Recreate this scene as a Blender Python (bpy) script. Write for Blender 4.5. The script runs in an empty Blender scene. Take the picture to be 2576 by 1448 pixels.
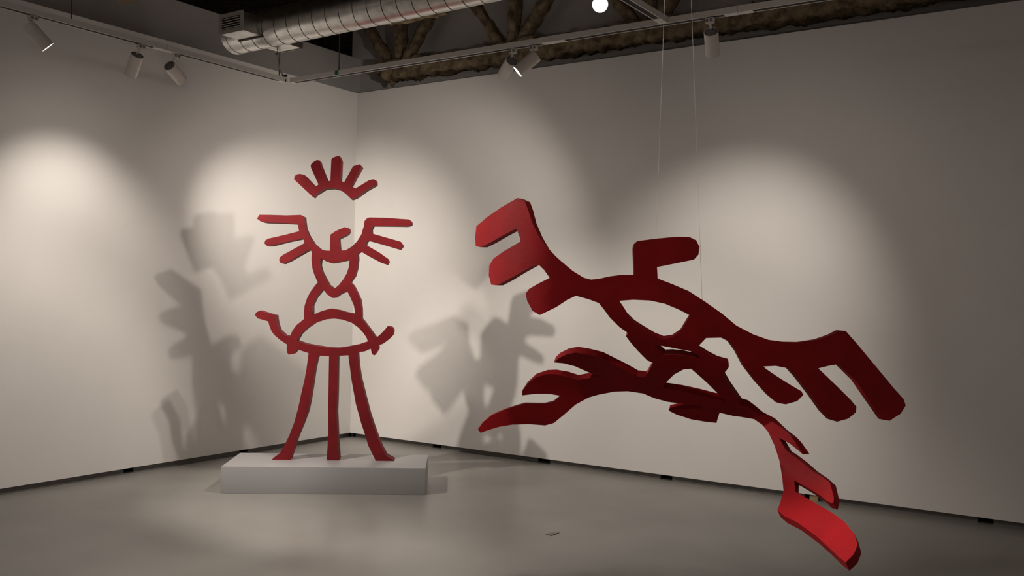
import bpy, bmesh, math, random
from mathutils import Vector, Matrix, noise
from mathutils.geometry import delaunay_2d_cdt

random.seed(7)
scene = bpy.context.scene
COL = scene.collection

# ------------------------------------------------------------------ camera
# Room frame: the corner of the two white walls is the origin, the left wall is
# the plane x = 0, the right wall the plane y = 0, the floor z = 0 (metres).
W, H = 2576, 1448
FPX, YAW, PIT, ROL = 2335.8, 0.587716, 0.0073153, 0.0200905
CAM = Vector((6.8923, -7.2949, 1.55))
_fw = Vector((-math.sin(YAW) * math.cos(PIT), math.cos(YAW) * math.cos(PIT), math.sin(PIT)))
_r0 = Vector((math.cos(YAW), math.sin(YAW), 0))
_u0 = _r0.cross(_fw)
_R = _r0 * math.cos(ROL) + _u0 * math.sin(ROL)
_U = -_r0 * math.sin(ROL) + _u0 * math.cos(ROL)
cam_data = bpy.data.cameras.new('camera')
cam_data.sensor_width = 36.0
cam_data.lens = FPX / W * 36.0
cam_data.clip_start = 0.05
cam = bpy.data.objects.new('camera', cam_data)
cam.matrix_world = Matrix(((_R.x, _U.x, -_fw.x, CAM.x), (_R.y, _U.y, -_fw.y, CAM.y),
                           (_R.z, _U.z, -_fw.z, CAM.z), (0, 0, 0, 1)))
COL.objects.link(cam)
scene.camera = cam

# ------------------------------------------------------------------ world, exposure
world = bpy.data.worlds.new('world')
world.use_nodes = True
bg = world.node_tree.nodes['Background']
bg.inputs['Color'].default_value = (1.0, 0.82, 0.71, 1)
bg.inputs['Strength'].default_value = 0.145
scene.world = world
scene.view_settings.view_transform = 'Standard'
scene.view_settings.look = 'None'
scene.view_settings.exposure = 0.0
scene.view_settings.gamma = 1.0
scene.view_settings.use_curve_mapping = False
LAMP_COLOR = (1.0, 0.89, 0.79)


def ray(px, py):
    return _fw + _R * ((px - W / 2) / FPX) - _U * ((py - H / 2) / FPX)


def on_plane(px, py, n, c):
    d = ray(px, py)
    n = Vector(n)
    return CAM + d * ((c - n.dot(CAM)) / n.dot(d))


def at_depth(px, py, t):
    return CAM + ray(px, py) * t


# ------------------------------------------------------------------ materials
def new_mat(name):
    m = bpy.data.materials.new(name)
    m.use_nodes = True
    nt = m.node_tree
    return m, nt, nt.nodes['Principled BSDF']


def paint(name, color, rough=0.6, var=0.06, scale=6.0, bump=0.0, bump_scale=120.0, metallic=0.0, spec=0.5, stretch=None):
    m, nt, p = new_mat(name)
    tc = nt.nodes.new('ShaderNodeTexCoord')
    src = tc.outputs['Object']
    if stretch:
        mp = nt.nodes.new('ShaderNodeMapping')
        mp.inputs['Scale'].default_value = stretch
        nt.links.new(src, mp.inputs['Vector'])
        src = mp.outputs['Vector']
    n = nt.nodes.new('ShaderNodeTexNoise')
    n.inputs['Scale'].default_value = scale
    n.inputs['Detail'].default_value = 5
    nt.links.new(src, n.inputs['Vector'])
    r = nt.nodes.new('ShaderNodeValToRGB')
    r.color_ramp.elements[0].position = 0.3
    r.color_ramp.elements[1].position = 0.7
    r.color_ramp.elements[0].color = tuple(c * (1 - var) for c in color) + (1,)
    r.color_ramp.elements[1].color = tuple(min(1, c * (1 + var)) for c in color) + (1,)
    nt.links.new(n.outputs['Fac'], r.inputs['Fac'])
    nt.links.new(r.outputs['Color'], p.inputs['Base Color'])
    p.inputs['Roughness'].default_value = rough
    p.inputs['Metallic'].default_value = metallic
    p.inputs['Specular IOR Level'].default_value = spec
    if bump:
        n2 = nt.nodes.new('ShaderNodeTexNoise')
        n2.inputs['Scale'].default_value = bump_scale
        n2.inputs['Detail'].default_value = 6
        nt.links.new(src, n2.inputs['Vector'])
        b = nt.nodes.new('ShaderNodeBump')
        b.inputs['Strength'].default_value = bump
        b.inputs['Distance'].default_value = 0.01
        nt.links.new(n2.outputs['Fac'], b.inputs['Height'])
        nt.links.new(b.outputs['Normal'], p.inputs['Normal'])
    return m


def floor_material():
    m, nt, p = new_mat('grey_epoxy_floor')
    tc = nt.nodes.new('ShaderNodeTexCoord')
    n = nt.nodes.new('ShaderNodeTexNoise')
    n.inputs['Scale'].default_value = 1.3
    n.inputs['Detail'].default_value = 6
    nt.links.new(tc.outputs['Object'], n.inputs['Vector'])
    r = nt.nodes.new('ShaderNodeValToRGB')
    r.color_ramp.elements[0].position = 0.3
    r.color_ramp.elements[1].position = 0.72
    r.color_ramp.elements[0].color = (0.27, 0.262, 0.245, 1)
    r.color_ramp.elements[1].color = (0.33, 0.32, 0.30, 1)
    nt.links.new(n.outputs['Fac'], r.inputs['Fac'])
    # sparse pale paint flecks
    mp = nt.nodes.new('ShaderNodeMapping')
    mp.inputs['Scale'].default_value = (1.0, 1.6, 1.0)
    mp.inputs['Rotation'].default_value = (0, 0, 0.5)
    nt.links.new(tc.outputs['Object'], mp.inputs['Vector'])
    v = nt.nodes.new('ShaderNodeTexVoronoi')
    v.inputs['Scale'].default_value = 4.2
    nt.links.new(mp.outputs['Vector'], v.inputs['Vector'])
    lt = nt.nodes.new('ShaderNodeMath')
    lt.operation = 'LESS_THAN'
    lt.inputs[1].default_value = 0.022
    nt.links.new(v.outputs['Distance'], lt.inputs[0])
    sep = nt.nodes.new('ShaderNodeSeparateColor')
    nt.links.new(v.outputs['Color'], sep.inputs['Color'])
    gt = nt.nodes.new('ShaderNodeMath')
    gt.operation = 'GREATER_THAN'
    gt.inputs[1].default_value = 0.62
    nt.links.new(sep.outputs['Red'], gt.inputs[0])
    mul = nt.nodes.new('ShaderNodeMath')
    mul.operation = 'MULTIPLY'
    nt.links.new(lt.outputs[0], mul.inputs[0])
    nt.links.new(gt.outputs[0], mul.inputs[1])
    mix = nt.nodes.new('ShaderNodeMix')
    mix.data_type = 'RGBA'
    mix.inputs['B'].default_value = (0.55, 0.53, 0.5, 1)
    nt.links.new(mul.outputs[0], mix.inputs['Factor'])
    nt.links.new(r.outputs['Color'], mix.inputs['A'])
    nt.links.new(mix.outputs['Result'], p.inputs['Base Color'])
    # uneven trowelled sheen
    n2 = nt.nodes.new('ShaderNodeTexNoise')
    n2.inputs['Scale'].default_value = 2.2
    n2.inputs['Detail'].default_value = 4
    nt.links.new(tc.outputs['Object'], n2.inputs['Vector'])
    mr = nt.nodes.new('ShaderNodeMapRange')
    mr.inputs['To Min'].default_value = 0.27
    mr.inputs['To Max'].default_value = 0.4
    nt.links.new(n2.outputs['Fac'], mr.inputs['Value'])
    nt.links.new(mr.outputs['Result'], p.inputs['Roughness'])
    b = nt.nodes.new('ShaderNodeBump')
    b.inputs['Strength'].default_value = 0.12
    b.inputs['Distance'].default_value = 0.02
    nt.links.new(n2.outputs['Fac'], b.inputs['Height'])
    nt.links.new(b.outputs['Normal'], p.inputs['Normal'])
    return m


def emissive(name, color, strength):
    m, nt, p = new_mat(name)
    p.inputs['Base Color'].default_value = color + (1,)
    p.inputs['Emission Color'].default_value = color + (1,)
    p.inputs['Emission Strength'].default_value = strength
    return m


def nylon():
    m, nt, p = new_mat('clear_nylon')
    p.inputs['Base Color'].default_value = (0.85, 0.85, 0.85, 1)
    p.inputs['Roughness'].default_value = 0.15
    p.inputs['Alpha'].default_value = 0.45
    return m


M = dict(
    wall=paint('white_wall_paint', (0.78, 0.765, 0.745), 0.75, 0.015, 2.5, 0.05, 260, spec=0.25),
    edge=paint('wall_core_edge', (0.5, 0.48, 0.45), 0.8, 0.05),
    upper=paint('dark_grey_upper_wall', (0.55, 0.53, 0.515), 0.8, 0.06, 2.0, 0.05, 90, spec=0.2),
    floor=floor_material(),
    base=paint('grey_baseboard', (0.17, 0.163, 0.152), 0.55, 0.1, 5),
    void=paint('painted_recess_shade', (0.006, 0.006, 0.006), 0.9, 0.0),
    ceil=paint('dark_sprayed_ceiling', (0.045, 0.036, 0.028), 0.95, 0.5, 9, 0.8, 30, spec=0.1),
    fuzz=paint('brown_sprayed_fireproofing', (0.235, 0.18, 0.115), 1.0, 0.55, 14, 1.0, 70, spec=0.05),
    red=paint('crimson_paint', (0.275, 0.0070, 0.0105), 0.6, 0.14, 7, 0.12, 180, spec=0.14),
    crimson=paint('dull_crimson_paint', (0.205, 0.0120, 0.0165), 0.6, 0.16, 6, 0.12, 180, spec=0.2),
    plinth=paint('grey_plinth_paint', (0.40, 0.40, 0.41), 0.4, 0.03, 3, 0.03, 200),
    steel=paint('galvanised_steel', (0.62, 0.61, 0.58), 0.30, 0.16, 16, 0.06, 40, metallic=1.0),
    seam=paint('dark_seam_steel', (0.10, 0.10, 0.095), 0.5, 0.1, 20, metallic=0.6),
    vent=paint('grey_vent_frame', (0.42, 0.40, 0.38), 0.5, 0.04),
    ventdark=paint('painted_vent_shade', (0.015, 0.015, 0.015), 0.8, 0.0),
    trackm=paint('white_track_enamel', (0.70, 0.67, 0.64), 0.4, 0.03),
    slot=paint('black_track_slot', (0.008, 0.008, 0.008), 0.8, 0.0),
    lampm=paint('off_white_lamp_enamel', (0.74, 0.70, 0.655), 0.45, 0.02),
    adapter=paint('white_adapter_plastic', (0.72, 0.69, 0.68), 0.35, 0.02),
    capgrey=paint('grey_cap_plastic', (0.20, 0.20, 0.195), 0.55, 0.04),
    capdark=paint('black_cap_ring', (0.02, 0.02, 0.02), 0.5, 0.0),
    rod=paint('dark_steel_rod', (0.10, 0.095, 0.09), 0.5, 0.05, metallic=0.4),
    cable=paint('grey_cable', (0.30, 0.285, 0.26), 0.5, 0.05),
    black=paint('black_rubber', (0.012, 0.012, 0.012), 0.6, 0.0),
    green=paint('green_tape', (0.02, 0.16, 0.07), 0.6, 0.05),
    wood=paint('raw_wood', (0.42, 0.30, 0.16), 0.7, 0.2, 30, stretch=(1, 8, 8)),
    plate=paint('worn_metal_plate', (0.23, 0.21, 0.17), 0.45, 0.25, 40),
    dark=paint('dark_joint', (0.03, 0.026, 0.02), 0.8, 0.1),
    lens=emissive('lit_lamp_lens', (1.0, 0.93, 0.82), 14.0),
    nylon=nylon(),
)


# ------------------------------------------------------------------ object helpers
def obj(name, verts, faces, mat, parent=None, smooth=False, loc=None):
    me = bpy.data.meshes.new(name)
    me.from_pydata([tuple(v) for v in verts], [], faces)
    me.validate()
    me.update()
    if mat:
        me.materials.append(mat)
    if smooth:
        for p in me.polygons:
            p.use_smooth = True
    o = bpy.data.objects.new(name, me)
    COL.objects.link(o)
    if parent:
        o.parent = parent
    if loc is not None:
        o.location = loc
    return o


def bm_obj(name, bm, mat, parent=None, smooth_angle=None, loc=None):
    me = bpy.data.meshes.new(name)
    bmesh.ops.recalc_face_normals(bm, faces=bm.faces)
    bm.to_mesh(me)
    bm.free()
    me.materials.append(mat)
    if smooth_angle is not None:
        for p in me.polygons:
            p.use_smooth = True
        me.set_sharp_from_angle(angle=smooth_angle)
    o = bpy.data.objects.new(name, me)
    COL.objects.link(o)
    if parent:
        o.parent = parent
    if loc is not None:
        o.location = loc
    return o


def tag(o, label=None, cat=None, group=None, kind=None):
    if label:
        o['label'] = label
    if cat:
        o['category'] = cat
    if group:
        o['group'] = group
    if kind:
        o['kind'] = kind
    return o


def empty(name, loc, rz=0.0):
    o = bpy.data.objects.new(name, None)
    o.empty_display_size = 0.1
    COL.objects.link(o)
    o.location = loc
    o.rotation_euler = (0, 0, rz)
    return o


def add_box(bm, lo, hi, mat4=None):
    x0, y0, z0 = lo
    x1, y1, z1 = hi
    vs = [Vector(c) for c in ((x0, y0, z0), (x1, y0, z0), (x1, y1, z0), (x0, y1, z0),
                              (x0, y0, z1), (x1, y0, z1), (x1, y1, z1), (x0, y1, z1))]
    if mat4:
        vs = [mat4 @ v for v in vs]
    b = [bm.verts.new(v) for v in vs]
    for f in ((3, 2, 1, 0), (4, 5, 6, 7), (0, 1, 5, 4), (1, 2, 6, 5), (2, 3, 7, 6), (3, 0, 4, 7)):
        bm.faces.new([b[i] for i in f])


def box(name, lo, hi, mat, parent=None, bevel=0.0, loc=None):
    bm = bmesh.new()
    add_box(bm, lo, hi)
    if bevel:
        bmesh.ops.bevel(bm, geom=list(bm.edges), offset=bevel, segments=2, affect='EDGES', profile=0.6)
    return bm_obj(name, bm, mat, parent, 0.6 if bevel else None, loc)


def frame_of(d):
    d = Vector(d).normalized()
    a = Vector((0, 0, 1)) if abs(d.z) < 0.95 else Vector((1, 0, 0))
    s = d.cross(a).normalized()
    return s, s.cross(d).normalized(), d


def add_lathe(bm, base, axis, profile, seg=28):
    """profile: list of (distance along axis, radius)."""
    s, t, d = frame_of(axis)
    base = Vector(base)
    rings = []
    for h, r in profile:
        c = base + d * h
        if r < 1e-6:
            rings.append([bm.verts.new(c)])
        else:
            rings.append([bm.verts.new(c + (s * math.cos(2 * math.pi * k / seg) + t * math.sin(2 * math.pi * k / seg)) * r)
                          for k in range(seg)])
    for a, b in zip(rings, rings[1:]):
        for k in range(seg):
            q = (k + 1) % seg
            if len(a) == 1 and len(b) == 1:
                continue
            if len(a) == 1:
                bm.faces.new((a[0], b[q], b[k]))
            elif len(b) == 1:
                bm.faces.new((a[k], a[q], b[0]))
            else:
                bm.faces.new((a[k], a[q], b[q], b[k]))


def lathe(name, base, axis, profile, mat, parent=None, seg=28, loc=None, angle=0.6):
    bm = bmesh.new()
    add_lathe(bm, base, axis, profile, seg)
    return bm_obj(name, bm, mat, parent, angle, loc)


def rodp(name, a, b, r, mat, parent=None, seg=10):
    a, b = Vector(a), Vector(b)
    L = (b - a).length
    return lathe(name, a, b - a, [(0, 0), (0, r), (L, r), (L, 0)], mat, parent, seg)


def tube(name, pts, r, mat, parent=None, seg=8):
    bm = bmesh.new()
    pts = [Vector(p) for p in pts]
    rings = []
    for i, p in enumerate(pts):
        d = (pts[min(i + 1, len(pts) - 1)] - pts[max(i - 1, 0)])
        s, t, _ = frame_of(d)
        rings.append([bm.verts.new(p + (s * math.cos(2 * math.pi * k / seg) + t * math.sin(2 * math.pi * k / seg)) * r)
                      for k in range(seg)])
    for a, b in zip(rings, rings[1:]):
        for k in range(seg):
            q = (k + 1) % seg
            bm.faces.new((a[k], a[q], b[q], b[k]))
    bm.faces.new(rings[0])
    bm.faces.new(rings[-1])
    return bm_obj(name, bm, mat, parent, 0.8)


# ------------------------------------------------------------------ setting
WALL_TOP, GAP = 3.6655, 0.05
X_END, Y_END = 9.4, -9.6
tag(box('floor', (-0.9, Y_END, -0.12), (X_END, 0.9, 0.0), M['floor']), kind='structure')
tag(box('wall_left', (-0.10, Y_END, GAP), (0.0, 0.10, WALL_TOP), M['wall']), kind='structure')
tag(box('wall_right', (0.0, 0.0, GAP), (X_END, 0.10, WALL_TOP), M['wall']), kind='structure')
# older building shell behind the exhibition walls
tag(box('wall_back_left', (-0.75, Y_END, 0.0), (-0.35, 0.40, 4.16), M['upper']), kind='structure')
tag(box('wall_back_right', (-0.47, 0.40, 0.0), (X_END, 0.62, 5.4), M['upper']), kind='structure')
tag(box('wall_blackout_far', (-3.4, Y_END, 0.0), (-3.2, 3.4, 5.4), M['ceil']), kind='structure')  # added dark enclosure: shuts out the world light so the void stays black
tag(box('wall_blackout_deep', (-3.2, 3.2, 0.0), (X_END, 3.4, 5.4), M['ceil']), kind='structure')  # second side of the added enclosure, blocking background light


def ragged_slab(name, x0, x1, y0, y1, z, amp, step, mat, thick=0.15):
    nx, ny = int((x1 - x0) / step), int((y1 - y0) / step)
    vs, fs = [], []
    for j in range(ny + 1):
        for i in range(nx + 1):
            x, y = x0 + (x1 - x0) * i / nx, y0 + (y1 - y0) * j / ny
            vs.append((x, y, z + amp * noise.fractal(Vector((x * 2, y * 2, 3.1)), 1.0, 2.0, 4)))
    for j in range(ny):
        for i in range(nx):
            a = j * (nx + 1) + i
            fs.append((a, a + nx + 1, a + nx + 2, a + 1))
    n = len(vs)
    vs += [(x0, y0, z + thick + 0.1), (x1, y0, z + thick + 0.1), (x1, y1, z + thick + 0.1), (x0, y1, z + thick + 0.1)]
    fs.append((n, n + 1, n + 2, n + 3))
    return obj(name, vs, fs, mat, None, True)


tag(ragged_slab('ceiling', -3.4, X_END, Y_END, 3.4, 5.3, 0.05, 0.12, M['ceil']), kind='structure')


def baseboard(name, axis, segs):
    """recessed skirting pieces with slots between them, backed by a black board painted as shade"""
    root = empty(name, (0, 0, 0))
    tag(root, kind='structure')
    for a, b in segs:
        if axis == 'x':
            o = box('skirting_panel', (a, 0.055, 0.0), (b, 0.075, GAP + 0.004), M['base'], root)
        else:
            o = box('skirting_panel', (-0.075, a, 0.0), (-0.055, b, GAP + 0.004), M['base'], root)
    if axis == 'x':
        box('recess_shade_board', (0.0, 0.14, 0.0), (X_END, 0.16, 0.12), M['void'], root)  # black board painted in for the shade inside the slots
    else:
        box('recess_shade_board', (-0.16, Y_END, 0.0), (-0.14, 0.10, 0.12), M['void'], root)
    return root


right_slots = [(-0.02, 0.03), (1.075, 1.185), (2.325, 2.455), (3.56, 3.67), (4.79, 4.905), (6.01, 6.11), (7.22, 7.33)]
segs, prev = [], -0.045
for a, b in right_slots:
    if a > prev:
        segs.append((prev, a))
    prev = b
segs.append((prev, X_END))
baseboard('baseboard_right', 'x', segs)
left_slots = [(-7.4, -7.28), (-6.22, -6.1), (-5.04, -4.92), (-3.86, -3.74), (-2.635, -2.54), (-1.43, -1.33), (-0.2, -0.12)]
segs, prev = [], Y_END
for a, b in left_slots:
    segs.append((prev, a))
    prev = b
segs.append((prev, 0.045))
baseboard('baseboard_left', 'y', segs)

wb = box('wooden_block', (-0.033, -0.02, -0.022), (0.033, 0.02, 0.022), M['wood'], None, 0.003, (4.868, 0.040, 0.0222))
tag(wb, 'small raw wooden block tucked into the gap under the right wall', 'wood block')

# ------------------------------------------------------------------ flat cut-out figures
def conv(pts):
    out = []
    for k, x, y in pts:
        ox, oy, s = {'E': (600, 360, 4.827), 'F': (600, 640, 5.171), 'G': (520, 880, 3.81), 'A': (1150, 450, 3.62),
                     'B': (1150, 750, 3.62), 'C': (1650, 650, 3.217), 'D': (1850, 950, 2.9075)}[k]
        out.append((ox + x / s, oy + y / s))
    return out


def P(k, s):
    v = [float(q) for q in s.replace(',', ' ').split()]
    return [(k, v[i], v[i + 1]) for i in range(0, len(v), 2)]


def soften(poly, amount):
    """corner cutting on a closed outline"""
    n = len(poly)
    out = []
    for i in range(n):
        a, b = poly[i], poly[(i + 1) % n]
        out.append((a[0] + (b[0] - a[0]) * amount, a[1] + (b[1] - a[1]) * amount))
        out.append((a[0] + (b[0] - a[0]) * (1 - amount), a[1] + (b[1] - a[1]) * (1 - amount)))
    return out


def inside(poly, x, y):
    c = False
    n = len(poly)
    j = n - 1
    for i in range(n):
        xi, yi = poly[i]
        xj, yj = poly[j]
        if (yi > y) != (yj > y) and x < (xj - xi) * (y - yi) / (yj - yi) + xi:
            c = not c
        j = i
    return c


def interp(pl, x):
    if x <= pl[0][0]:
        return pl[0][1]
    for (x0, y0), (x1, y1) in zip(pl, pl[1:]):
        if x <= x1:
            return y0 + (y1 - y0) * (x - x0) / (x1 - x0)
    return pl[-1][1]


def cut_sheet(outer, holes, cuts, grid=None):
    pts, edges = [], []

    def loop(poly):
        b = len(pts)
        pts.extend(poly)
        edges.extend((b + i, b + (i + 1) % len(poly)) for i in range(len(poly)))
    loop(outer)
    for h in holes:
        loop(h)
    for a, b in cuts:
        pts.extend((a, b))
        edges.append((len(pts) - 2, len(pts) - 1))
    if grid:
        xs = [p[0] for p in outer]
        ys = [p[1] for p in outer]
        y, row = min(ys), 0
        while y < max(ys):
            x = min(xs) + (grid / 2 if row % 2 else 0)
            while x < max(xs):
                if inside(outer, x, y) and not any(inside(h, x, y) for h in holes):
                    pts.append((x, y))
                x += grid
            y += grid * 0.87
            row += 1
    v, e, f, *_ = delaunay_2d_cdt([Vector(p) for p in pts], edges, [], 0, 1e-4)
    tris = []
    for t in f:
        cx = sum(v[i][0] for i in t) / 3
        cy = sum(v[i][1] for i in t) / 3
        if inside(outer, cx, cy) and not any(inside(h, cx, cy) for h in holes):
            tris.append((tuple(t), (cx, cy)))
    return [tuple(q) for q in v], tris


def sheet_part(name, v2, tris, place, thick, mat, parent, smooth):
    """thick sheet from 2-D triangles; place() maps outline points to 3-D, thickness follows the surface normal"""
    idx = sorted({i for t in tris for i in t})
    mp = {i: k for k, i in enumerate(idx)}
    p3 = [Vector(place(*v2[i])) for i in idx]
    fs = [tuple(mp[i] for i in t) for t in tris]
    nrm = [Vector((0, 0, 0)) for _ in p3]
    for t in fs:
        nn = (p3[t[1]] - p3[t[0]]).cross(p3[t[2]] - p3[t[0]])
        for i in t:
            nrm[i] += nn
    nrm = [n.normalized() if n.length > 0 else Vector((0, 0, 1)) for n in nrm]
    n = len(p3)
    verts = [p + q * thick / 2 for p, q in zip(p3, nrm)] + [p - q * thick / 2 for p, q in zip(p3, nrm)]
    faces = list(fs) + [tuple(reversed([i + n for i in t])) for t in fs]
    cnt = {}
    for t in fs:
        for a, b in ((t[0], t[1]), (t[1], t[2]), (t[2], t[0])):
            cnt[(a, b)] = cnt.get((a, b), 0) + 1
    for (a, b) in cnt:
        if (b, a) not in cnt:
            faces.append((b, a, a + n, b + n))
    bm = bmesh.new()
    bv = [bm.verts.new(q) for q in verts]
    for f in faces:
        try:
            bm.faces.new([bv[i] for i in f])
        except ValueError:
            pass
    return bm_obj(name, bm, mat, parent, 0.7 if smooth else None)


# ---- plinth
PL_A = math.radians(36.93)
plinth = box('plinth', (0.0, 0.0, 0.0), (1.545, 0.605, 0.205), M['plinth'], None, 0.003, (1.168, -2.632, 0.0))
plinth.rotation_euler = (0, 0, PL_A)
tag(plinth, 'low grey painted rectangular plinth under the standing red figure', 'plinth')

# ---- standing figure
FA = math.radians(36.9)
T_FIG = 0.12        # thickness of the board
FORG = Vector((1.63, -1.91, 0.205))
FN = Vector((-math.sin(FA), math.cos(FA), 0))
FT = Vector((math.cos(FA), math.sin(FA), 0))
standing = empty('standing_figure', FORG, FA)
tag(standing, 'crimson flat cut-out figure with raised arms standing on the grey plinth', 'sculpture')


def place_fig(px, py):
    q = on_plane(px, py, FN, FN.dot(FORG)) - FORG
    return (q.dot(FT), T_FIG / 2, max(0.0, q.z))


def to_px(p):
    d = p - CAM
    z = d.dot(_fw)
    return W / 2 + FPX * d.dot(_R) / z, H / 2 - FPX * d.dot(_U) / z


def front_outline(poly, hole=False):
    """the traced outline holds the sides of the thick board too: pull those edges back to the front face"""
    area = sum(poly[i - 1][0] * poly[i][1] - poly[i][0] * poly[i - 1][1] for i in range(len(poly)))
    sgn = (1 if area > 0 else -1) * (-1 if hole else 1)
    out = []
    n = len(poly)
    for i in range(n):
        (ax_, ay_), (bx_, by_) = poly[i - 1], poly[(i + 1) % n]
        tx, ty = bx_ - ax_, by_ - ay_
        l = math.hypot(tx, ty) or 1
        nx, ny = ty / l * sgn, -tx / l * sgn
        x, y = poly[i]
        q = on_plane(x, y, FN, FN.dot(FORG))
        bx2, by2 = to_px(q + FN * T_FIG)
        dx, dy = bx2 - x, by2 - y
        k = nx * dx + ny * dy
        if k > 0 and y < 1150:
            x, y = x - nx * k, y - ny * k
        out.append((x, y))
    return out


crown = conv(P('E', '905 655 675 440 678 405 700 380 745 372 800 382 935 525 970 500 880 300 875 265 900 235 950 205 985 210 1005 235 1090 455 1115 455 1127 195 1150 172 1200 155 1230 155 1268 205 1257 462 1285 468 1390 280 1470 255 1503 280 1505 320 1390 530 1420 548 1590 445 1640 437 1675 455 1690 490 1680 525 1575 585 1440 680 1365 685 1290 605 1230 572 1150 562 1060 575 950 645'))
body = conv(
    P('E', '255 868 400 870 580 876 755 870 800 885 822 925 835 1020 870 1110 930 1210 1000 1280 1060 1303 1107 1305 1115 1110 1180 1065 1290 1018 1340 1030 1363 1070 1350 1110 1320 1130 1240 1170 1245 1295 1300 1300 1380 1250 1440 1190 1490 1110 1520 1010 1530 945 1555 915 1590 900 1780 905 2070 925 2105 950 2118 980 2100 1010 2050 1018 1850 1015 1640 1015 1635 1050 1620 1095 1760 1135 1970 1195 2010 1240 1995 1275 1965 1298 1760 1235 1575 1187 1570 1210 1550 1230 1700 1320 1815 1400')
    + P('F', '1972 95 1935 140 1850 105') + P('E', '1587 1375 1480 1315 1466 1345')
    + P('F', '1575 60 1560 190 1530 290 1475 365 1510 395 1560 490 1605 590 1620 700 1622 830 1650 860 1710 940 1760 1010 1795 1070 1840 1040 1900 980 1940 930 1985 930 2025 950 2032 1000 2015 1050 1950 1110 1880 1160 1825 1185 1833 1235 1770 1310 1735 1295 1720 1225 1640 1260')
    + P('G', '1458 25 1470 130 1490 260 1540 460 1580 610 1620 730 1660 840 1700 930 1740 1000 1795 1055 1795 1069 1620 1069 1600 1020 1550 920 1520 820 1480 700 1430 520 1390 300 1370 150 1357 50 1270 60 1268 400 1262 600 1270 800 1268 1062 1150 1060 1165 800 1163 550 1168 300 1172 60 1080 52 1078 80 1055 180 1030 350 1005 500 980 600 930 730 880 850 850 950 825 1010 800 1056 620 1055 700 990 740 920 790 820 840 690 875 560 905 420 940 270 960 150 975 30')
    + P('F', '760 1232 725 1297 650 1302 630 1270 625 1215 632 1170 540 1110 470 1050 430 1000 400 920 385 868 250 830 215 790 225 755 275 728 350 742 490 775 520 810 535 900 560 970 620 1030 668 1065 700 990 750 920 850 838 848 760 860 660 890 570 930 490 985 415 1030 360 985 260 960 180 948 60')
    + P('E', '890 1330 878 1300 750 1378 625 1446') + P('F', '580 127 540 105 527 65')
    + P('E', '502 1385 540 1355 800 1212 785 1165 600 1210 400 1257 345 1245 312 1215 325 1180 360 1158 550 1115 735 1068 725 1010 720 985 560 980 320 970 270 950 222 915'))
heart = conv(P('F', '1080 62 1150 95 1210 112 1255 116 1320 105 1410 88 1445 65 1435 160 1410 240 1370 310 1310 390 1245 445 1190 380 1150 300 1105 210 1085 130'))
waist = conv(P('F', '1103 462 1150 515 1220 565 1260 570 1340 520 1415 478 1460 570 1500 660 1517 770 1420 745 1300 712 1190 702 1080 735 970 768 985 670 1030 570'))
hiph = conv(P('F', '785 1105 820 1050 900 970 1000 895 1130 845 1240 832 1350 845 1470 885 1560 950 1620 1015 1665 1080 1682 1130 1560 1165 1400 1195 1285 1207 1150 1195 1000 1170 880 1145'))
ARCH = [(764.4, 802.0), (787.6, 788.5), (808.9, 781.5), (830, 775.2), (851.4, 777), (874.6, 783.5), (893.4, 788.9), (913.7, 800.5)]
cuts = [((829.3, 630.4), (857.9, 628.3)), ((783.3, 633.5), (807.2, 625.2)), ((885.9, 619.0), (904.1, 637.0)),
        ((764.4, 802.0), (787.6, 788.5)), ((893.4, 788.9), (913.7, 800.5)),
        ((775.9, 887.9), (803.5, 893.6)), ((827.6, 895.7), (853.3, 895.7)), ((876.2, 893.1), (902.7, 886.6))]


def fig_part(x, y):
    if y < 670:
        if 827 < x < 884 and y < interp([(829.3, 630.4), (857.9, 628.3)], x) and not x > 884:
            return 'nose'
        if x < 783.5 or (x < 807.3 and y < interp([(783.3, 633.5), (807.2, 625.2)], x)):
            return 'arm_left'
        if x > 904.0 and y < 664.5 and x > 905.5 or (x > 885.8 and y < interp([(885.9, 619.0), (904.1, 637.0)], x)):
            return 'arm_right'
        return 'torso'
    if y < interp(ARCH, x) - 0.3:
        return 'torso'
    if y > 905 or (773 < x < 908 and y > interp([(775.9, 887.9), (803.5, 893.6), (827.6, 895.7), (853.3, 895.7), (876.2, 893.1), (902.7, 886.6)], x)):
        return 'leg_a' if x < 815 else ('leg_b' if x < 864 else 'leg_c')
    return 'hip'


v2, tris = cut_sheet(front_outline(body), [front_outline(h, True) for h in (heart, waist, hiph)], cuts)
groups = {}
for t, c in tris:
    groups.setdefault(fig_part(*c), []).append(t)
plain = dict(arm_left='arm', arm_right='arm', nose='nose', torso='torso', hip='hip', leg_a='leg', leg_b='leg', leg_c='leg')
lab = dict(arm_left='three-fingered arm reaching to the left', arm_right='three-fingered arm reaching to the right', nose='bent nose rising between the arms',
           torso='heart-shaped torso with waist opening', hip='arched hip with curled side arms',
           leg_a='flared leg on the left', leg_b='straight middle leg', leg_c='flared leg on the right')
for g in ('torso', 'hip', 'arm_left', 'arm_right', 'nose', 'leg_a', 'leg_b', 'leg_c'):
    o = sheet_part(plain[g], v2, groups[g], place_fig, T_FIG, M['crimson'], standing, False)
    o['label'] = lab[g]
v2, tris = cut_sheet(front_outline(crown), [], [])
o = sheet_part('crown', v2, [t for t, c in tris], place_fig, T_FIG, M['crimson'], standing, False)
o['label'] = 'five-fingered crown floating above the head'

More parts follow.
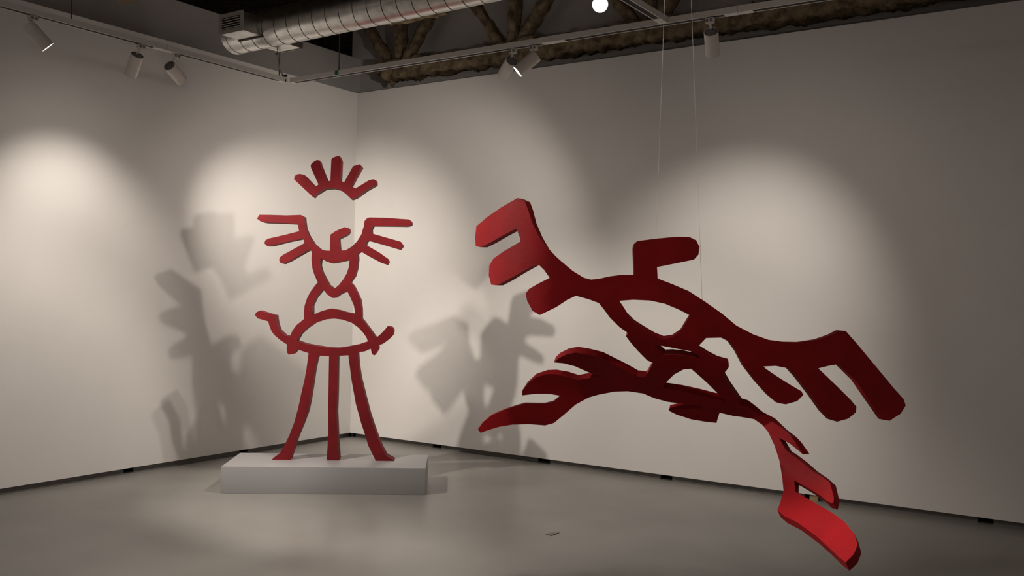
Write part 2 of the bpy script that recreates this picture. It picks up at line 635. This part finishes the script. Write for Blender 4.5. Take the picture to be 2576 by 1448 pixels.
# ---- hanging figure
hang_out = conv(
    P('A', '575 178 640 208 668 280 703 400 763 530 835 640 935 740 1052 838 1150 898 1215 915 1290 908 1400 884 1500 872 1608 872 1600 640 1606 596 1640 566 1800 545 2000 526 2110 530 2170 560 2200 620 2190 690 2150 735 1990 768 1815 803 1820 905 1950 955 2100 1018 2250 1115 2400 1220')
    + P('C', '643 540 780 612 900 655 1020 672 1150 675 1290 655 1400 618 1475 580 1520 585 1620 700 1760 870 1900 1040 1985 1135 2000 1185 1960 1250 1870 1308 1820 1300 1700 1130 1600 985 1462 850 1380 865 1300 885 1330 915 1450 1030 1560 1140 1605 1195 1600 1240 1540 1290 1450 1315 1400 1300 1330 1230 1230 1090 1130 960 1062 885 960 865 862 870 880 888 970 950 1080 1020 1165 1070 1180 1100 1130 1150 1040 1175 980 1165 900 1100 800 990 700 860 640 745 585 668 530 638 400 640 335 703 420 760 500 803 585 825 590 860 545 920 600 1020 692 1157 740 1170 790 1208 850 1258 940 1300 1030 1370 1110 1432')
    + P('D', '460 470 518 557 480 525 420 478 342 448 390 532 430 560 500 612 580 680 660 732 712 775 742 890 732 940 690 928 640 882 560 830 490 790 447 766 450 855 540 908 640 966 720 1012 815 1082 885 1170 908 1250 880 1320 820 1380 760 1330 690 1262 600 1182 470 1086 370 1036 318 992 340 930 362 850 352 760 340 610 310 500 262 405 215 345 150 290 80 270')
    + P('C', '643 1250 520 1222 495 1305 400 1295 290 1277 170 1238 110 1208 180 1192 372 1192 378 1168 260 1155 100 1135')
    + P('B', '1810 885 1700 840 1560 820 1440 825 1290 855 1200 890 1080 962 965 1060 880 1130 800 1152 650 1140 500 1145 380 1165 290 1192 215 1218 190 1190 232 1130 312 1062 430 1010 540 975 620 952 800 955 880 935 950 882 850 867 720 865 592 880 594 840 642 770 722 702 820 670 900 669 1010 690 1100 720 1180 706 1295 684 1200 645 1080 592 980 566 890 558 932 520 1010 482 1090 467 1200 485 1320 515 1430 570 1540 625 1640 682 1720 690 1760 620 1792 560 1740 540 1650 450 1580 370 1542 322 1562 298 1480 243 1390 160 1330 90')
    + P('A', '1290 1128 1200 1095 1080 1062 1000 1100 900 1160 762 1232 705 1200 658 1110 645 1042 672 1003 740 960 848 900 800 830 762 788 722 787 600 852 480 922 390 968 340 962 318 880 322 790 360 725 450 662 600 572 600 545 565 452 450 512 330 580 245 622 200 612 195 530 205 432 300 352 430 262'))
hang_h1 = conv(P('A', '1472 1108 1600 1099 1760 1106 1900 1137 2030 1192 2118 1238') + P('B', '2085 205 2040 280 1960 342 1880 360 1800 330 1700 270 1612 210 1552 140 1502 64'))
hang_h2 = conv(P('B', '1795 398 1900 420 2000 440 2120 465 2190 500 2218 528 2150 515 2050 495 1960 487 1890 491 1840 448'))
hang_h3 = conv(P('C', '60 1025 95 970 155 912 230 872 288 868 340 912 420 982 500 1062 578 1128 480 1112 350 1078 200 1045'))
SEP = [(1490, 825), (1506.4, 762.2), (1556.1, 755.2), (1738.4, 792.5), (1812, 849), (1838, 887), (1850, 915), (1868, 955), (1890, 987), (1930, 1030), (1990, 1060), (2300, 1092)]
hcuts = [((1594.2, 690.9), (1652.8, 700.0)), ((1623, 690), (1623, 756)), ((1506.4, 762.2), (1557, 755.4)),
         ((1735.0, 792.0), (1812, 849)), ((1603.0, 938.4), (1619.6, 982.0)), ((1865.1, 1009.6), (1849.9, 1038.5))]


def hang_part(x, y):
    if y < interp(SEP, x):
        if 1585 < x < 1770 and y < interp([(1594.2, 690.9), (1652.8, 700.0)], x):
            return 'nose'
        return 'arm_left' if x < 1623 else 'arm_right'
    if x < interp([(938.4, 1603.0), (982.0, 1619.6)], y):
        return 'leg_left' if y > 870 else 'torso'
    if y > 1005 and x > interp([(1009.6, 1865.1), (1038.5, 1849.9)], y):
        return 'leg_right'
    return 'torso'


def smooth01(t):
    t = max(0.0, min(1.0, t))
    return t * t * (3 - 2 * t)


HORG = at_depth(1640, 720, 4.0)
hanging = empty('hanging_figure', HORG)
tag(hanging, 'dark red bent cut-out figure hanging in mid-air on clear nylon threads', 'sculpture')


def place_arm(px, py):
    z = 4.0
    if px < 1400:
        z += 0.40 * ((1400 - px) / 200.0) ** 2
    if px > 1900:
        z += 0.10 * ((px - 1900) / 350.0) ** 2
    return at_depth(px, py, z) - HORG


def place_body(px, py):
    t = ((px - 1490) * -0.376 + (py - 750) * 0.927) / 260.0
    z = 4.0 + 0.42 * smooth01(t)
    if px > 1830 and py > 1000:
        q = ((px - 1850) * 0.45 + (py - 1030) * 0.89) / 420.0
        z -= 1.05 * max(0.0, min(1.15, q)) * smooth01(q * 3)
    return at_depth(px, py, z) - HORG


v2, tris = cut_sheet(hang_out, [hang_h1, hang_h2, hang_h3], hcuts, grid=20)
groups = {}
for t, c in tris:
    groups.setdefault(hang_part(*c), []).append(t)
hplain = dict(arm_left='arm', arm_right='arm', nose='nose', torso='torso', leg_left='leg', leg_right='leg')
hlab = dict(arm_left='raised three-fingered arm', arm_right='drooping three-fingered arm', nose='flag-shaped nose', torso='looped torso with three openings',
            leg_left='leg with three toes swept to the left', leg_right='bright red leg with toes reaching down')
for g in ('arm_left', 'arm_right', 'nose', 'torso', 'leg_left', 'leg_right'):
    o = sheet_part(hplain[g], v2, groups[g], place_arm if g in ('arm_left', 'arm_right', 'nose') else place_body, 0.035, M['red'], hanging, True)
    o['label'] = hlab[g]
for (a, b) in (((1650, 600), (1672, 0)), ((1767, 775), (1739, 0))):
    p0, p1 = at_depth(*a, 4.0), at_depth(*b, 4.0)
    d = (p1 - p0)
    p2 = p0 + d * ((5.22 - p0.z) / d.z)
    o = rodp('nylon_thread', p0 - HORG, p2 - HORG, 0.0009, M['nylon'], hanging, 6)

# ------------------------------------------------------------------ lighting tracks
TZ0, TZ1 = 3.20, 3.236      # bottom and top of the track
TW = 0.052                  # track width
SLOT = 0.034


def track(name, a, b, axis, label, couplers=(), caps=(True, True), rods=(), extra_plain=()):
    """a..b along axis; U-shaped channel with an open dark slot along its underside"""
    if axis == 'y':
        c = TLX
        root = empty(name, (c, a, TZ0))
    else:
        c = TRY
        root = empty(name, (a, c, TZ0))
    tag(root, label, 'light track')
    L = b - a

    def bx(bm, u0, u1, w0, w1, z0, z1):
        if axis == 'y':
            add_box(bm, (w0, u0, z0), (w1, u1, z1))
        else:
            add_box(bm, (u0, w0, z0), (u1, w1, z1))
    bm = bmesh.new()
    hT = TZ1 - TZ0
    bx(bm, 0, L, -TW / 2, TW / 2, 0.022, hT)
    bx(bm, 0, L, -TW / 2, -SLOT / 2 - 0.002, 0.0, 0.022)
    bx(bm, 0, L, SLOT / 2 + 0.002, TW / 2, 0.0, 0.022)
    bm_obj('track_channel', bm, M['trackm'], root)
    bm = bmesh.new()
    bx(bm, 0.002, L - 0.002, -SLOT / 2 - 0.002, SLOT / 2 + 0.002, 0.0025, 0.0219)
    bm_obj('track_slot', bm, M['slot'], root)
    for u0, u1 in couplers:
        bm = bmesh.new()
        bx(bm, u0 - a, u1 - a, -TW / 2 - 0.0012, TW / 2 + 0.0012, -0.0015, hT + 0.001)
        bm_obj('coupler', bm, M['trackm'], root)
        um = (u0 + u1) / 2 - a
        bm = bmesh.new()
        bx(bm, um - 0.0015, um + 0.0015, -TW / 2 - 0.0018, TW / 2 + 0.0018, -0.002, hT + 0.0015)
        bm_obj('coupler_joint', bm, M['capgrey'], root)
    for flag, u in zip(caps, (0, L)):
        if flag:
            bm = bmesh.new()
            bx(bm, u - 0.014, u + 0.014, -TW / 2 - 0.001, TW / 2 + 0.001, -0.001, hT + 0.001)
            bm_obj('end_cap', bm, M['trackm'], root)
    for u, top in rods:
        p0 = (0, u - a, hT) if axis == 'y' else (u - a, 0, hT)
        p1 = (p0[0], p0[1], top - TZ0)
        r = rodp('suspension_rod', p0, p1, 0.0045, M['rod'], root, 8)
        lathe('rod_nut', (p0[0], p0[1], hT - 0.001), (0, 0, 1), [(0, 0), (0, 0.009), (0.008, 0.008), (0.008, 0)], M['rod'], root, 10)
    return root


TLX, TRY = 1.275, -2.135
tl = track('lighting_track', -9.2, -2.19, 'y', 'white lighting track running along the left wall', couplers=[(-3.375, -3.195)], caps=(False, True),
           rods=[(-3.97, 5.22), (-2.24, 3.432), (-6.0, 5.22)])
bm = bmesh.new()
add_box(bm, (-TW / 2 - 0.001, 6.95, -0.0015), (TW / 2 + 0.001, 7.008, 0.02))
bm_obj('end_feed', bm, M['trackm'], tl)
tr = track('lighting_track', 1.325, 9.2, 'x', 'white lighting track running along the right wall', couplers=[(3.66, 3.83), (4.905, 5.075)], caps=(True, False),
           rods=[(1.82, 5.22), (3.45, 5.22), (6.3, 5.22)])
# green tape round the near end of the right track
box('green_tape', (0.479, -TW / 2 - 0.0016, 0.002), (0.515, TW / 2 + 0.0016, 0.0375), M['green'], tr)
TLX_S = TLX
TLX = 4.535
tb = track('lighting_track', -5.6, TRY - TW / 2 - 0.002, 'y', 'short white track branching off the right track toward the viewer', couplers=[(-2.27, -2.17)], caps=(False, False),
           rods=[(-2.30, 5.22), (-4.6, 5.22)])
TLX = TLX_S
# feed cable dropping to the end of the left track
cab = [Vector((-0.008, 6.985, 0.232)), Vector((-0.006, 6.98, 0.215)), Vector((0.004, 6.974, 0.20)), Vector((0.004, 6.985, 0.12)), Vector((0.0, 7.012, 0.07)),
       Vector((0.0, 7.045, 0.05)), Vector((0.0, 7.06, 0.044))]
fine = []
for i in range(len(cab) - 1):
    for k in range(6):
        fine.append(cab[i].lerp(cab[i + 1], k / 6))
fine.append(cab[-1])
for _ in range(3):
    fine = [fine[0]] + [(fine[i - 1] + fine[i] * 2 + fine[i + 1]) / 4 for i in range(1, len(fine) - 1)] + [fine[-1]]
tube('power_cable', [q + Vector((0.012, -0.05, 0)) for q in fine], 0.006, M['cable'], tl)
lathe('cable_gland', (0.012, 6.985, 0.036), (0, 0.7, 0.35), [(0, 0), (0, 0.012), (0.035, 0.011), (0.05, 0.007), (0.05, 0)], M['black'], tl, 12)
lathe('cable_tie', (0.006, 6.925, 0.20), (0, 0, 1), [(0, 0), (0, 0.014), (0.008, 0.014), (0.008, 0)], M['black'], tl, 12)


# ------------------------------------------------------------------ spotlights
LAMP_L, LAMP_R = 0.165, 0.0425


def spotlight(axis, u, back, aim, label, watts, size, blend, spill=0, group='track spotlights'):
    """u: adapter position along its track; back: centre of the back cap; aim: point the beam is aimed at"""
    if axis == 'L':
        top = Vector((1.275, u, TZ0))
        tdir = Vector((0, 1, 0))
    elif axis == 'R':
        top = Vector((u, TRY, TZ0))
        tdir = Vector((1, 0, 0))
    else:
        top = Vector((4.535, u, TZ0))
        tdir = Vector((0, 1, 0))
    root = empty('track_spotlight', top)
    tag(root, label, 'spotlight', group)
    s = tdir
    w = Vector((0, 0, 1)).cross(s)
    bm = bmesh.new()
    m4 = Matrix(((s.x, w.x, 0, 0), (s.y, w.y, 0, 0), (0, 0, 1, 0), (0, 0, 0, 1)))
    add_box(bm, (-0.026, -0.016, -0.034), (0.026, 0.016, -0.0005), m4)
    bmesh.ops.bevel(bm, geom=list(bm.edges), offset=0.004, segments=2, affect='EDGES')
    bm_obj('adapter', bm, M['adapter'], root, 0.6)
    for k in (-1, 1):
        bm = bmesh.new()
        add_box(bm, (k * 0.013 - 0.008, -0.0172, -0.026), (k * 0.013 + 0.008, 0.0172, -0.008), m4)
        bm_obj('adapter_latch', bm, M['capgrey'], root)
    back = Vector(back) - top
    d = (Vector(aim) - top - back).normalized()
    # stem from the adapter to the upper side of the body
    up = (Vector((0, 0, 1)) - d * d.z)
    up = up.normalized()
    foot = back + d * 0.022 + up * (LAMP_R * 0.55)
    rodp('stem', (0, 0, -0.03), foot, 0.0075, M['adapter'], root, 12)
    L, R = LAMP_L, LAMP_R
    lathe('lamp_body', back, d, [(0.006, R - 0.006), (0.0, R - 0.003), (0.002, R), (0.045, R), (0.0455, R - 0.0008), (0.0465, R - 0.0008), (0.047, R), (L, R), (L + 0.0005, R - 0.002),
                                 (L - 0.012, R - 0.004), (L - 0.03, R - 0.007)], M['lampm'], root, 32)
    lathe('back_cap_ring', back, d, [(0.003, 0), (0.002, R - 0.010), (0.0015, R - 0.0075), (0.003, R - 0.004), (0.008, R - 0.004), (0.008, 0)], M['capdark'], root, 32)
    cap = lathe('back_cap', back, d, [(-0.001, 0), (-0.001, R - 0.012), (0.001, R - 0.009), (0.006, R - 0.009)], M['capgrey'], root, 32)
    sx, tx, _ = frame_of(d)
    for ang in (0.5, 1.1):
        q = back + (sx * math.cos(ang) + tx * math.sin(ang)) * (R * 0.45)
        lathe('cap_screw', q, d, [(-0.0025, 0), (-0.0025, 0.003), (0.0, 0.003)], M['capdark'], root, 8)
    lathe('lens', back, d, [(L - 0.018, R - 0.0052), (L - 0.010, R * 0.55), (L - 0.007, 0)], M['lens'], root, 32)
    ld = bpy.data.lights.new('spot_beam', 'SPOT')
    ld.energy = watts
    ld.color = LAMP_COLOR
    ld.spot_size = math.radians(size)
    ld.spot_blend = blend
    ld.shadow_soft_size = 0.04
    lo = bpy.data.objects.new('spot_beam', ld)
    COL.objects.link(lo)
    lo.parent = root
    lo.location = back + d * (L + 0.012)
    lo.rotation_euler = d.to_track_quat('-Z', 'Y').to_euler()
    if spill:
        # wide, weak skirt of the same reflector
        ls = bpy.data.lights.new('spot_spill', 'SPOT')
        ls.energy = spill
        ls.color = LAMP_COLOR
        ls.spot_size = math.radians(150)
        ls.spot_blend = 1.0
        ls.shadow_soft_size = 0.04
        so = bpy.data.objects.new('spot_spill', ls)
        COL.objects.link(so)
        so.parent = root
        so.location = lo.location
        so.rotation_euler = lo.rotation_euler
    return root


def toward(p, d, k=3.0):
    return tuple(a + b * k for a, b in zip(p, d))


B = (1.25, -4.235, 3.142)
spotlight('L', -4.215, B, toward(B, (0.25, 0.66, -0.71)), 'white spotlight on the left track, leftmost, with a thin glowing end', 280, 70, 0.5)
B = (1.25, -3.478, 3.130)
spotlight('L', -3.47, B, toward(B, (-0.663, 0.138, -0.736)), 'white spotlight on the left track aimed down at the left wall', 80, 75, 1.0, 8)
B = (1.25, -3.226, 3.112)
spotlight('L', -3.19, B, toward(B, (-0.30, 0.855, -0.43)), 'white spotlight on the left track, nearest the corner, aimed at the corner', 285, 62, 1.0)
B = (3.418, -2.135, 3.121)
spotlight('R', 3.425, B, toward(B, (-0.766, 0.484, -0.423)), 'white spotlight on the right track with grey back cap, left of the pair', 68, 94, 0.6, 18)
B = (3.613, -2.135, 3.13)
spotlight('R', 3.59, B, toward(B, (-0.63, -0.405, -0.66)), 'white spotlight on the right track, glowing end tilted left, right of the pair', 170, 62, 0.5)
B = (4.822, -2.135, 3.118)
spotlight('R', 4.815, B, toward(B, (-0.225, 0.767, -0.599)), 'white spotlight on the right track, aimed away at the right wall', 112, 67, 1.0, 14)
B = (4.50, -2.90, 3.125)
spotlight('B', -2.86, B, (6.6, -6.9, 1.55), 'dazzling spotlight on the branch track facing the viewer', 150, 70, 0.7, 10)
B = (4.52, -4.24, 3.12)
spotlight('B', -4.2, B, (3.55, -3.85, 0.0), 'unseen white spotlight added on the branch track to brighten the floor', 230, 50, 1.0)  # added out of view to make the bright pool on the floor
B = (4.52, -5.42, 3.12)
spotlight('B', -5.4, B, (6.06, -3.98, 0.38), 'unseen white spotlight added at the near end of the branch track to brighten the hanging foot', 430, 27, 0.8, 46)  # added lamp: beam brightens the foot, spill fills the figure's front
B = (1.26, -5.62, 3.12)
spotlight('L', -5.6, B, (4.55, -3.80, 1.75), 'unseen white spotlight added on the left track to brighten the hanging hand', 380, 20, 0.8)  # added beyond the view only to light the raised hand

# ------------------------------------------------------------------ spiral duct with two grille boxes
duct = empty('air_duct', (1.06, -2.505, 3.52))
tag(duct, 'round galvanised spiral air duct crossing under the ceiling', 'duct')
DR, DL, SL = 0.139, 7.8, 0.010
ax = Vector((1, 0, SL)).normalized()
lathe('duct_pipe', (0, 0, 0), ax, [(0.0, DR), (DL, DR)], M['steel'], duct, 48)
lathe('end_cap', (0, 0, 0), ax, [(-0.004, 0), (-0.004, DR - 0.004), (-0.002, DR + 0.003), (0.05, DR + 0.003), (0.05, DR)], M['steel'], duct, 48)
# the helical lock seam
s_, t_, d_ = frame_of(ax)
bm = bmesh.new()
pitch, turns, per = 0.13, int(DL / 0.13) - 1, 36
prev = None
for i in range(turns * per):
    th = 2 * math.pi * i / per
    h = 0.07 + pitch * i / per
    c = s_ * math.cos(th) + t_ * math.sin(th)
    row = [bm.verts.new(d_ * (h - 0.0035) + c * (DR + 0.0004)), bm.verts.new(d_ * h + c * (DR + 0.0035)), bm.verts.new(d_ * (h + 0.0035) + c * (DR + 0.0004))]
    if prev:
        bm.faces.new((prev[0], row[0], row[1], prev[1]))
        bm.faces.new((prev[1], row[1], row[2], prev[2]))
    prev = row
bm_obj('spiral_seam', bm, M['seam'], duct, 1.2)
for h in (2.6, 5.4):
    p = d_ * h
    lathe('hanger_band', p - d_ * 0.012, ax, [(0, DR + 0.0035), (0, DR + 0.005), (0.024, DR + 0.005), (0.024, DR + 0.0035)], M['seam'], duct, 40)
    rodp('hanger_rod', p + Vector((0, 0, DR)), Vector((p.x, 0, 5.22 - 3.52)), 0.005, M['rod'], duct, 8)


def grille_box(side):
    """side -1: towards the viewer, +1: far side of the duct"""
    x0, x1, z0, z1 = 0.175, 0.445, -0.090, 0.060
    yf, yb = side * 0.29, side * 0.05
    bm = bmesh.new()
    add_box(bm, (x0 + 0.012, min(yf, yb) + (0.004 if side < 0 else 0), z0 + 0.006), (x1 - 0.012, max(yf, yb) - (0.004 if side > 0 else 0), z1 - 0.006))
    b = bm_obj('vent_box', bm, M['steel'], duct)
    # flange frame with an opening
    y0, y1 = (yf - 0.006, yf) if side < 0 else (yf, yf + 0.006)
    bw = 0.034
    bm = bmesh.new()
    for lo, hi in (((x0, z0), (x0 + bw, z1)), ((x1 - bw, z0), (x1, z1)), ((x0 + bw, z0), (x1 - bw, z0 + bw * 0.9)), ((x0 + bw, z1 - bw * 0.9), (x1 - bw, z1))):
        add_box(bm, (lo[0], y0, lo[1]), (hi[0], y1, hi[1]))
    fr = bm_obj('grille_frame', bm, M['vent'], b)
    box('grille_shade', (x0 + bw, yf - 0.0005 if side < 0 else yf - 0.002, z0 + bw * 0.9), (x1 - bw, yf + 0.002 if side < 0 else yf + 0.0005, z1 - bw * 0.9), M['ventdark'], b)  # near-black sheet painted as the shade behind the slats
    n = 5
    for k in range(n):
        zc = z0 + bw * 0.9 + (z1 - z0 - 1.8 * bw) * (k + 0.5) / n
        bm = bmesh.new()
        m4 = Matrix.Translation((0, yf + side * 0.004, zc)) @ Matrix.Rotation(side * -0.6, 4, 'X')
        add_box(bm, (x0 + bw, -0.006, -0.0022), (x1 - bw, 0.006, 0.0022), m4)
        bm_obj('grille_slat', bm, M['vent'], b)
    # sealing collar where the box meets the pipe
    bm = bmesh.new()
    yc = side * 0.105
    add_box(bm, (x0 + 0.004, yc - 0.01, z0 - 0.004), (x1 - 0.002, yc + 0.01, z1))
    bm_obj('sealing_collar', bm, M['seam'], b)


grille_box(-1)
grille_box(1)

# ------------------------------------------------------------------ fireproofed roof truss and beams
def fuzzy_bar(name, a, b, w, h, parent, amp=0.02, step=0.03, seed=0.0):
    """sprayed steel member: square-ish bar with lumpy skin"""
    a, b = Vector(a), Vector(b)
    s, t, d = frame_of(b - a)
    L = (b - a).length
    nl = max(3, int(L / step))
    prof = []
    for k in range(16):
        th = 2 * math.pi * k / 16
        c, q = math.cos(th), math.sin(th)
        e = 1.0 / max(abs(c), abs(q)) * 0.55 + 0.45
        prof.append((c * e * w / 2, q * e * h / 2))
    bm = bmesh.new()
    rings = []
    for i in range(nl + 1):
        c = a + d * (L * i / nl)
        ring = []
        for (u, v) in prof:
            p = c + s * u + t * v
            n = noise.fractal(p * 9 + Vector((seed, 0, 0)), 0.9, 2.1, 5)
            n2 = noise.noise(p * 2.3 + Vector((0, seed, 5)))
            ring.append(bm.verts.new(p + (s * u + t * v).normalized() * (amp * n * 1.3 + amp * 0.7 * n2)))
        rings.append(ring)
    for r0, r1 in zip(rings, rings[1:]):
        for k in range(16):
            q = (k + 1) % 16
            bm.faces.new((r0[k], r0[q], r1[q], r1[k]))
    bm.faces.new(rings[0])
    bm.faces.new(rings[-1])
    return bm_obj(name, bm, M['fuzz'], parent, 1.4)


TY, CZ = 0.17, 3.885
truss = empty('roof_truss', (0, TY, CZ))
tag(truss, 'brown fireproofed steel truss above the right wall', 'truss')
fuzzy_bar('bottom_chord', (0.25, 0, 0), (9.2, 0, 0), 0.20, 0.185, truss, 0.032, 0.02, 1.0)
fuzzy_bar('top_chord', (-0.4, 0, 0.92), (9.2, 0, 0.92), 0.2, 0.2, truss, 0.022, 0.06, 2.0)
nodes = [0.42, 1.86, 3.30, 4.74, 6.18, 7.62]
for k, x in enumerate(nodes):
    fuzzy_bar('vertical_strut', (x + 0.02, 0, 0.05), (x + 0.05, 0, 0.9), 0.125, 0.10, truss, 0.016, 0.03, 3.0 + k)
    fuzzy_bar('diagonal_strut', (x - 0.10, 0.02, 0.06), (x - 0.72, 0.02, 0.9), 0.115, 0.10, truss, 0.016, 0.03, 13.0 + k)
    fuzzy_bar('diagonal_strut', (x + 0.10, -0.02, 0.06), (x + 0.72, -0.02, 0.9), 0.12, 0.10, truss, 0.016, 0.03, 23.0 + k)
    fuzzy_bar('gusset', (x - 0.28, 0, 0.07), (x + 0.30, 0, 0.07), 0.16, 0.13, truss, 0.02, 0.03, 33.0 + k)
# bolt stub at the end of the bottom chord
lathe('anchor_stub', (0.36, -0.02, -0.06), (0, 0, -1), [(0, 0), (0, 0.03), (0.08, 0.026), (0.1, 0.012), (0.1, 0)], M['fuzz'], truss, 12)

for x0, x1, yy, zz, sd, lb in ((1.30, 2.0, -1.12, 4.03, 41.0, 'ragged brown fireproofed beam stub hanging behind the air duct'),
                               (0.28, 0.80, -3.0, 3.885, 51.0, 'brown fireproofed beam stub at the upper left edge')):
    bmr = empty('ceiling_beam', (0, yy, zz))
    tag(bmr, lb, 'beam')
    fuzzy_bar('beam_casing', (x0, 0, 0), (x1, 0, 0), 0.22, 0.20, bmr, 0.03, 0.025, sd)
    for xx in (x0 + 0.15, x1 - 0.15):
        fuzzy_bar('beam_hanger', (xx, 0, 0.05), (xx, 0, 1.35), 0.1, 0.1, bmr, 0.015, 0.05, sd + xx)

# ------------------------------------------------------------------ plate let into the floor
fp = empty('floor_plate', (3.78, -2.09, 0.0), 0.0)
tag(fp, 'small worn metal cover plate on the grey floor', 'floor plate')
box('plate_rim', (-0.024, -0.048, 0.0), (0.024, 0.048, 0.0015), M['dark'], fp)
box('plate_cover', (-0.020, -0.043, 0.0015), (0.019, 0.044, 0.003), M['plate'], fp, 0.0008)
